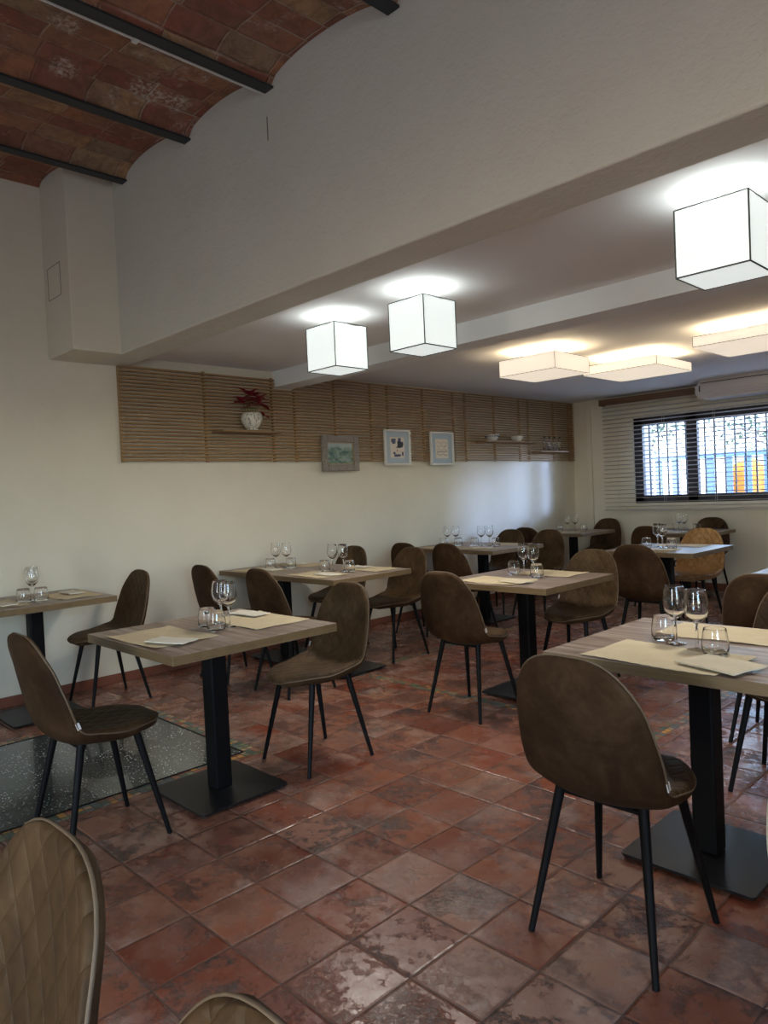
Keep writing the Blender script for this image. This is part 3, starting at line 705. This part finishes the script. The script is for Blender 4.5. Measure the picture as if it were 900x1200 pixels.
def make_chair(name,label,mats,tag=True):
    r=empty(name,(0,0,0),0,label,'chair')
    me,rim=build_shell(78,44)
    for m in mats: me.materials.append(m)
    o=D.objects.new('seat_shell',me); link(o,r)
    # piping seam around the rim
    pts=[rim[0]]
    for p in rim[1:]:
        if (p-pts[-1]).length>.016: pts.append(p)
    f=MB(); f.tube(pts,.0032,6,closed=True); f.obj('piping',M['piping'] if tag else mats[0],o,smooth='all')
    f=MB(); 
    f.box((-.125,.085,.412),(.125,.115,.424),.002,1); f.box((-.125,-.115,.412),(.125,-.085,.424),.002,1); f.box((-.02,-.10,.413),(.02,.10,.423),.002,1)
    f.obj('under_frame',M['black'],r)
    for sx in (-1,1):
        for sy in (-1,1):
            f=MB(); a=Vector((sx*.130,sy*.108,.436)); b=Vector((sx*.194,sy*.200,.0)); f.tube([a,a.lerp(b,.96),b],[.0155,.0095,.0095],12)
            f.obj('leg',M['black'],r,smooth=True)
    if tag:
        p,n,w,hw=shell_point(.545,1.0); f=MB(); f.box((p.x-.001,p.y-.006,p.z-.006),(p.x+.0025,p.y+.008,p.z+.020),rot=Matrix.Rotation(math.radians(20),4,'X')); f.obj('label_tag',M['tag'],o,label='small white woven tag')
    return r
brown=(M['suede'],M['suede_in'])
chair0=make_chair('dining_chair','',brown)
GC='brown quilted dining chairs with black legs'
chairs=[ # x,y,rot,label   rot 0: faces the window wall, 180: faces the camera side
(-2.90,1.15,0,'brown suede chair seen side on, standing on the dark glass floor panel'),
(-1.06,1.965,0,'large brown suede chair seen from behind at the right, nearest table on the right'),
(-2.75,3.375,0,'brown suede chair seen from behind, pulled up to the middle table'),
(-4.72,2.97,0,'brown chair on the near side of the double table, nearer the wall'),
(-4.04,3.00,0,'brown chair on the near side of the double table, farther from the wall'),
(-4.64,5.01,0,'near side chair of the wide wall table, half hidden behind another chair back'),
(-4.14,5.04,0,'near side chair of the wide wall table, its back rising left of the middle table'),
(-4.78,7.17,0,'dark brown chair on the near side of the corner table'),
(-2.55,5.32,0,'dark brown chair with its back turned, at the table of the tan chair'),
(-3.46,7.46,0,'brown chair on the near side of the table below the window, left of tan chair'),
(-1.20,3.93,0,'dark brown chair back at the right edge behind the large wine glasses'),
(-2.89,2.27,PI,'brown chair facing the camera at the right end of the near left table'),
(-4.88,2.05,PI,'brown chair against the left wall at the far left table, its seat seen side on'),
(-4.87,4.10,PI,'brown chair on the far side of the double table, close to the wall'),
(-4.18,4.13,PI,'brown chair with full seat and back visible at the right end of the double table'),
(-4.74,6.33,PI,'far side chair of the wide wall table, nearer the wall'),
(-4.24,6.33,PI,'far side chair of the wide wall table, behind the middle table glasses'),
(-4.74,8.50,PI,'dark brown chair in the far corner against the window wall'),
(-2.62,4.36,PI,'brown chair facing the camera on the far side of the middle table'),
(-3.42,8.58,PI,'dark brown chair directly below the blind, far side of window table'),
(-.98,3.33,PI,'quilted brown chair at the right edge, behind the placemat of the near right table'),
(-1.075,.105,PI,'olive brown quilted chair back filling the bottom left corner'),
(-.522,.09,PI,'brown chair with only its rounded top showing at the bottom edge'),
]
for i,(x,y,rz,lb) in enumerate(chairs):
    jr=(((i*37)%11)-5)*math.radians(.35)
    if i==0: chair0.location=(x,y,0); chair0.rotation_euler=(0,0,rz); chair0['label']=lb; chair0['group']=GC
    else: copy_tree(chair0,(x,y,0),rz+jr,lb,GC)
tan=make_chair('dining_chair','light tan leather chair with diamond quilting at the table before the window',(M['tan'],M['tan'])); tan.location=(-2.77,6.66,0); tan.rotation_euler=(0,0,PI)
wc=make_chair('moulded_chair','cream white moulded chair, only its rounded edge showing at the right border',(M['whiteshell'],M['whiteshell']),tag=False); wc.location=(-.285,1.71,0); wc['category']='chair'

# ------------------------------------------------------------ tables
def rounded_plate(mb,cx,cy,hx,hy,r,z0,z1):
    p=[]
    for sx,sy,a0 in ((1,1,0),(-1,1,90),(-1,-1,180),(1,-1,270)):
        for k in range(6): a=math.radians(a0+18*k); p.append((cx+sx*(hx-r)+r*math.cos(a),cy+sy*(hy-r)+r*math.sin(a),z0))
    mb.prism(p,(0,0,z1-z0))
def make_table(w,d,loc,label,group=None,colx=0,plate=.225):
    r=empty('dining_table',loc,0,label,'table',group)
    f=MB(); f.mi=0; f.box((-w/2,-d/2,.712),(w/2,d/2,.75),.0015,1)
    me=f.mesh('tabletop',[M['top'],M['edge']])
    for p in me.polygons:
        if abs(p.normal.z)<.7: p.material_index=1
    o=D.objects.new('tabletop',me); link(o,r)
    f=MB(); f.box((colx-.043,-.043,.02),(colx+.043,.043,.70),.010,2); f.obj('column',M['black'],r)
    f=MB(); f.box((colx-.16,-.16,.700),(colx+.16,.16,.712)); f.obj('top_bracket',M['black'],r)
    f=MB(); rounded_plate(f,colx,0,plate,plate,.018,.013,.022); bp=f.obj('base_plate',M['blackplate'],r)
    for sx in (-1,1):
        for sy in (-1,1):
            f=MB(); f.lathe([(0,0),(.016,0),(.016,.013),(0,.013)],12,(colx+sx*(plate-.04),sy*(plate-.04),0)); f.obj('foot_pad',M['black'],bp)
    return r
GT='wood topped pedestal tables'
TB={}
TB['T1']=(-2.92,1.715,.80,.82); TB['TR']=(-1.035,2.55,.81,.78); TB['M1']=(-2.695,3.88,.82,.79)
TB['T0']=(-4.915,1.60,.72,.79); TB['T2a']=(-4.895,3.575,.735,.78); TB['T2b']=(-4.158,3.575,.735,.78)
TB['T3']=(-4.66,5.81,1.13,.85); TB['T4']=(-4.80,8.02,.72,.80); TB['T5']=(-2.75,6.09,.80,.84); TB['T6']=(-3.46,8.13,.82,.80); TB['T7']=(-1.17,4.72,.80,.80)
make_table(.80,.82,(-2.92,1.715,0),'near left wood topped pedestal table beside the glass floor panel',GT)
make_table(.81,.78,(-1.035,2.55,0),'near right pedestal table with the largest wine glasses on it',GT)
make_table(.82,.79,(-2.695,3.88,0),'middle pedestal table standing free in the centre of the room',GT)
make_table(.72,.79,(-4.915,1.60,0),'far left pedestal table against the wall, cut by the left frame edge',GT)
make_table(.735,.78,(-4.895,3.575,0),'wall side half of the double table pushed together, under the framed landscape',GT)
make_table(.735,.78,(-4.158,3.575,0),'room side half of the double table pushed together',GT)
make_table(1.13,.85,(-4.66,5.81,0),'wide wall table behind the middle table, with two sets of glasses',GT,colx=.12)
make_table(.72,.80,(-4.80,7.98,0),'small pedestal table in the far corner under the bottle shelf',GT)
make_table(.80,.84,(-2.75,6.09,0),'pedestal table in front of the tan leather chair',GT)
make_table(.82,.80,(-3.46,8.13,0),'pedestal table right below the far window',GT)
make_table(.80,.80,(-1.17,4.72,0),'table at the right edge of which only a pale corner shows',GT)

# ------------------------------------------------------------ table settings
def wine_mesh():
    f=MB(); o=[(0,0),(.034,.0),(.0345,.0015),(.02,.005),(.006,.009),(.0048,.02),(.0046,.085),(.006,.092),(.018,.10),(.034,.117),(.0405,.14),(.0405,.16),(.036,.19),(.0327,.2075),(.0325,.2085)]
    i=[(.0317,.2085),(.0315,.2075),(.035,.19),(.0393,.16),(.0393,.141),(.033,.119),(.017,.103),(0,.0985)]
    f.lathe(o+i,28); return f.mesh('wine_glass',M['glass'],smooth=True)
def tumbler_mesh():
    f=MB(); o=[(0,0),(.033,0),(.040,.006),(.043,.022),(.0425,.045),(.038,.075),(.0352,.0875),(.0349,.0886)]
    i=[(.0340,.0886),(.0337,.0875),(.0368,.075),(.041,.045),(.0415,.024),(.037,.012),(0,.010)]
    f.lathe(o+i,28); return f.mesh('tumbler',M['glass'],smooth=True)
WM,TM=wine_mesh(),tumbler_mesh()
def glass(kind,x,y,label,group):
    o=D.objects.new('wine_glass' if kind=='w' else 'tumbler',WM if kind=='w' else TM); link(o); o.location=(x,y,.7503); o.rotation_euler=(0,0,random.uniform(0,6)); tagp(o,label,'wine glass' if kind=='w' else 'tumbler',group)
def setting(where,ws,tsr):
    for k,(x,y) in enumerate(ws): glass('w',x,y,('left' if k==0 else 'right')+' wine glass of the pair on '+where,'clear stemmed wine glasses')
    for k,(x,y) in enumerate(tsr): glass('t',x,y,('left' if k==0 else 'right')+' tumbler of the pair on '+where,'clear glass tumblers')
setting('the near right table',[(-1.115,2.515),(-1.018,2.462)],[(-1.18,2.56),(-.945,2.428)])
setting('the near left table',[(-2.975,1.80),(-2.885,1.785)],[(-2.975,1.725),(-2.855,1.70)])
setting('the middle table',[(-2.80,4.02),(-2.69,3.97)],[(-2.865,3.995),(-2.62,3.90)])
setting('the far left table',[(-4.85,1.575),(-4.96,1.615)],[(-4.80,1.505),(-4.77,1.60)])
setting('the wall half of the double table',[(-4.93,3.53),(-4.85,3.58)],[(-4.90,3.45),(-4.78,3.57)])
setting('the room half of the double table',[(-4.26,3.58),(-4.17,3.61)],[(-4.30,3.53),(-4.09,3.60)])
setting('the wall end of the wide wall table',[(-4.97,5.77),(-4.88,5.80)],[(-4.94,5.665),(-4.80,5.74)])
setting('the room end of the wide wall table',[(-4.56,5.82),(-4.47,5.84)],[(-4.60,5.76),(-4.38,5.82)])
setting('the corner table',[(-4.86,7.95),(-4.76,7.97)],[(-4.93,7.88),(-4.66,8.0)])
setting('the pale table before the tan chair',[(-2.86,6.15),(-2.78,6.07)],[(-2.92,6.06),(-2.68,6.02)])
setting('the table below the window',[(-3.50,8.08),(-3.42,8.02)],[(-3.60,8.06),(-3.30,8.08)])

def paper(name,cx,cy,w,d,rot,mat,label,cat,group,lift=.0006,thick=.0008,wob=.002,curl=0.,seed=0,zig=0.):
    rnd=random.Random(seed); ph=[rnd.uniform(0,6) for _ in range(6)]
    f=MB(); nu,nv=25,19
    def edge(v,k): return zig*((k%2)-.5)
    def g(u,v,top):
        x=(u-.5)*w; y=(v-.5)*d
        i=round(u*(nu-1)); j=round(v*(nv-1))
        if j in (0,nv-1): y+=(zig*((i%2)-.5))
        z=lift+wob*(.5+.5*math.sin(u*5+ph[0])*math.cos(v*4+ph[1]))+curl*(max(0,abs(u-.5)-.36)/.14)**2*(.5+.5*math.sin(ph[2]+9*v))+curl*(max(0,abs(v-.5)-.36)/.14)**2*(.5+.5*math.sin(ph[3]+7*u))
        return (x,y,z+(thick if top else 0))
    A=f.grid(lambda u,v:g(u,v,1),nu,nv); B=f.grid(lambda u,v:g(u,v,0),nu,nv)
    ra=[A[i][0] for i in range(nu)]+[A[nu-1][j] for j in range(1,nv)]+[A[i][nv-1] for i in range(nu-2,-1,-1)]+[A[0][j] for j in range(nv-2,0,-1)]
    rb=[B[i][0] for i in range(nu)]+[B[nu-1][j] for j in range(1,nv)]+[B[i][nv-1] for i in range(nu-2,-1,-1)]+[B[0][j] for j in range(nv-2,0,-1)]
    for k in range(len(ra)): f.bm.faces.new((ra[k],ra[(k+1)%len(ra)],rb[(k+1)%len(ra)],rb[k]))
    o=f.obj(name,mat,None,smooth=True,loc=(cx,cy,.7502),label=label,cat=cat,group=group); o.rotation_euler=(0,0,rot); return o
GM='kraft paper placemats'; GN='folded cream napkins'
mats=[ # x,y,w,d,rot, where, napkin(dx,dy,w,d,rot)
(-2.935,1.475,.43,.30,.03,'near side of the near left table',(.16,-.04,.20,.10,.35)),
(-2.91,1.96,.43,.30,-.03,'far side of the near left table',(-.17,.06,.21,.10,.15)),
(-1.06,2.31,.46,.30,-.06,'near side of the near right table',(.19,-.04,.21,.16,-.30)),
(-1.03,2.77,.44,.28,.02,'far side of the near right table',None),
(-2.76,3.66,.44,.28,.0,'near side of the middle table',(.17,-.03,.20,.12,-.25)),
(-2.66,4.12,.42,.28,.05,'far side of the middle table',None),
(-4.86,1.36,.40,.28,.05,'near side of the far left table',(.07,.02,.2,.1,.1)),
(-4.88,1.83,.40,.27,.0,'far side of the far left table',(-.08,.03,.2,.1,.0)),
(-4.90,3.35,.40,.28,.04,'near side of the double table, wall half',(.08,.03,.2,.1,.0)),
(-4.17,3.36,.42,.28,.0,'near side of the double table, room half',(.10,0.,.2,.1,.0)),
(-4.91,3.81,.40,.26,.0,'far side of the double table, wall half',(-.07,.0,.2,.1,.0)),
(-4.08,3.81,.42,.26,-.03,'far side of the double table, room half',(-.14,.02,.18,.1,.0)),
(-4.85,5.55,.40,.27,.0,'near side of the wide wall table, wall end',None),
(-4.40,5.56,.40,.27,.0,'near side of the wide wall table, room end',(.06,0,.18,.1,.1)),
(-4.42,6.08,.42,.27,.0,'far side of the wide wall table, room end',None),
(-2.78,5.84,.42,.28,.0,'near side of the pale table before the tan chair',(.1,-.02,.2,.1,.1)),
(-2.72,6.34,.42,.27,.0,'far side of the pale table before the tan chair',None),
(-3.46,7.90,.42,.27,.0,'near side of the table below the window',None),
(-4.80,7.80,.40,.27,.0,'near side of the corner table',None),
]
for k,(x,y,w,d,r,wh,nk) in enumerate(mats):
    paper('paper_placemat',x,y,w,d,r,M['mat'],'tan kraft paper placemat on the '+wh,'placemat',GM,wob=.0015,curl=.003,seed=k,zig=.004)
    if nk:
        dx,dy,nw,nd,nr=nk; paper('folded_napkin',x+dx,y+dy,nw,nd,nr,M['napkin'] if k not in (2,4) else M['mat_light'],'folded cream napkin, '+wh,'napkin',GN,lift=.0075,thick=.0045,wob=.001,curl=.002,seed=50+k)

# ------------------------------------------------------------ outside the window
f=MB(); f.box((-14,YW+.3,.2),(8,22,.3)); g=struct('ground',f,simple('pale_paving',(.16,.15,.16),.9))
def outside_brick():
    n=N('pale_outdoor_brick'); br=n.n('TexBrick',{'Vector':n.coord('Object',(1,1,1),rot=(math.radians(90),0,0)),'Color1':(.30,.26,.27),'Color2':(.26,.23,.24),'Mortar':(.14,.12,.13),'Scale':7.0}); n.set(Base_Color=br.outputs[0],Roughness=.9); return n.m
f=MB(); f.box((-5.85,10.1,.2),(-4.85,10.35,4.2)); f.obj('brick_pillar',outside_brick(),label='pale brick pillar outside, seen through the left window pane',cat='pillar')
fb=simple('blue_painted_metal',(.05,.11,.26),.5)
fn=empty('garden_fence',(-3.6,12.5,.3),0,'blue railing of wide upright boards outside the window','fence')
x=-6.4
while x<-.5:
    f=MB(); f.box((x,12.48,.3),(x+.11,12.52,1.75)); pobj(f,'board',fb,fn); x+=.30
f=MB(); f.box((-6.5,12.44,1.68),(-.5,12.48,1.76)); f.box((-6.5,12.44,.75),(-.5,12.48,.82)); pobj(f,'rail',fb,fn)
f=MB()
f.grid(lambda u,v:(-4.85+1.3*u,13.1+.25*math.sin(u*9)+.3*v,.295+1.25*v+.12*v*math.sin(u*7)),24,8)
o=f.obj('orange_awning',simple('orange_canvas',(.42,.15,.01),.8),smooth='all',label='orange canvas sheet behind the blue railing outside',cat='awning'); md=o.modifiers.new('t','SOLIDIFY'); md.thickness=.01
lf=simple('outdoor_leaf',(.05,.08,.05),.6)
def tree(x,y,h,rc,label,seed):
    rnd=random.Random(seed); r=empty('garden_tree',(x,y,.3),0,label,'tree')
    f=MB(); f.tube([(0,0,0),(.05,.03,h*.5),(0,0,h)],[.07,.05,.03],8)
    for k in range(14):
        a=rnd.uniform(0,6.3); z=h*rnd.uniform(.35,.9); f.tube([(0,0,z),(rc*.8*math.cos(a),rc*.8*math.sin(a),z+rnd.uniform(.1,.7))],[.025,.008],5)
    f.obj('trunk',simple('bark',(.12,.09,.07),.9),r)
    f=MB()
    for k in range(1500):
        a=rnd.uniform(0,6.3); b=math.acos(rnd.uniform(-1,1)); q=rc*rnd.uniform(.3,1)**.5
        p=Vector((q*math.sin(b)*math.cos(a),q*math.sin(b)*math.sin(a),h+q*.8*math.cos(b)))
        d=Vector((rnd.gauss(0,1),rnd.gauss(0,1),rnd.gauss(0,1))).normalized(); s=d.orthogonal().normalized()*.035; d*=.09
        f.bm.faces.new([f.bm.verts.new(v) for v in (p,p+d*.5+s,p+d,p+d*.5-s)])
    f.obj('foliage',lf,r)
tree(-7.6,14.5,2.6,1.5,'leafy tree outside seen through the left window pane',1)
tree(-4.3,15.2,2.7,1.7,'leafy tree outside seen through the right window pane',2)
f=MB(); f.box((-13,20,.2),(6,20.3,3.2)); struct('outside_wall',f,simple('white_facade',(.35,.36,.38),.9))

# ------------------------------------------------------------ light
w=D.worlds.new('World'); scene.world=w; w.use_nodes=True; nt=w.node_tree; nt.nodes.clear()
out=nt.nodes.new('ShaderNodeOutputWorld'); bg=nt.nodes.new('ShaderNodeBackground'); sky=nt.nodes.new('ShaderNodeTexSky'); sky.sky_type='NISHITA'; sky.sun_disc=False; sky.sun_elevation=math.radians(38); sky.sun_rotation=math.radians(200)
mixn=nt.nodes.new('ShaderNodeMix'); mixn.data_type='RGBA'; mixn.inputs[0].default_value=.5
nt.links.new(sky.outputs[0],mixn.inputs[6]); mixn.inputs[7].default_value=(.70,.88,1.2,1)
nt.links.new(mixn.outputs[2],bg.inputs[0]); bg.inputs[1].default_value=6.0; nt.links.new(bg.outputs[0],out.inputs[0])
def portal(loc,rot,sx,sy):
    l=D.lights.new('daylight_portal','AREA'); l.shape='RECTANGLE'; l.size=sx; l.size_y=sy; l.cycles.is_portal=True
    o=D.objects.new('daylight_portal',l); link(o); o.location=loc; o.rotation_euler=rot
portal(((WX0+WX1)/2,YW+.21,(WZ0+WZ1)/2),(-PI/2,0,0),WX1-WX0,WZ1-WZ0)
portal((-1.2,YR-.14,1.15),(PI/2,0,0),1.,2.3)
portal((XR+.14,-.5,1.65),(0,PI/2,0),1.5,2.2)

sd=D.lights.new('sunlight','SUN'); sd.energy=10.; sd.angle=math.radians(9); sd.color=(.38,.52,1.); so=D.objects.new('sunlight',sd); link(so); so.rotation_euler=Vector((-.80,-.50,-.13)).to_track_quat('-Z','Y').to_euler()
# unseen hanging globe added above and behind the camera as warm fill
pe=empty('added_fill_lamp',(.7,-1.5,2.55),0,'added round warm fill lamp, unseen behind the camera','fill lamp')
f=MB(); f.lathe([(0,0),(.06,.01),(.11,.05),(.13,.11),(.11,.17),(.06,.21),(0,.22)],24); f.obj('fill_globe',mat_emit('warm_fill_glow',(1.,.86,.66),32.),pe,smooth=True)
f=MB(); f.tube([(0,0,.21),(0,0,.68)],.006,8); f.obj('cord',M['black'],pe,smooth=True)
# ------------------------------------------------------------ camera
yaw,pitch,roll,F,H=.7975,-.0262,-.0450,843.,1.335
cy,sy=math.cos(yaw),math.sin(yaw); cp,sp=math.cos(pitch),math.sin(pitch)
Fv=Vector((-sy*cp,cy*cp,sp)); Rv=Vector((cy,sy,0)); Uv=Rv.cross(Fv)
R2=Rv*math.cos(roll)+Uv*math.sin(roll); U2=-Rv*math.sin(roll)+Uv*math.cos(roll)
cam=D.cameras.new('camera'); co=D.objects.new('camera',cam); link(co)
m=Matrix((R2,U2,-Fv)).transposed().to_4x4(); m.translation=Vector((0,0,H)); co.matrix_world=m
cam.sensor_fit='HORIZONTAL'; cam.sensor_width=36; cam.lens=F/900*36; cam.clip_start=.02
scene.camera=co
vs=scene.view_settings; vs.view_transform='Standard'; vs.look='None'; vs.exposure=.02; vs.gamma=1; vs.use_curve_mapping=False
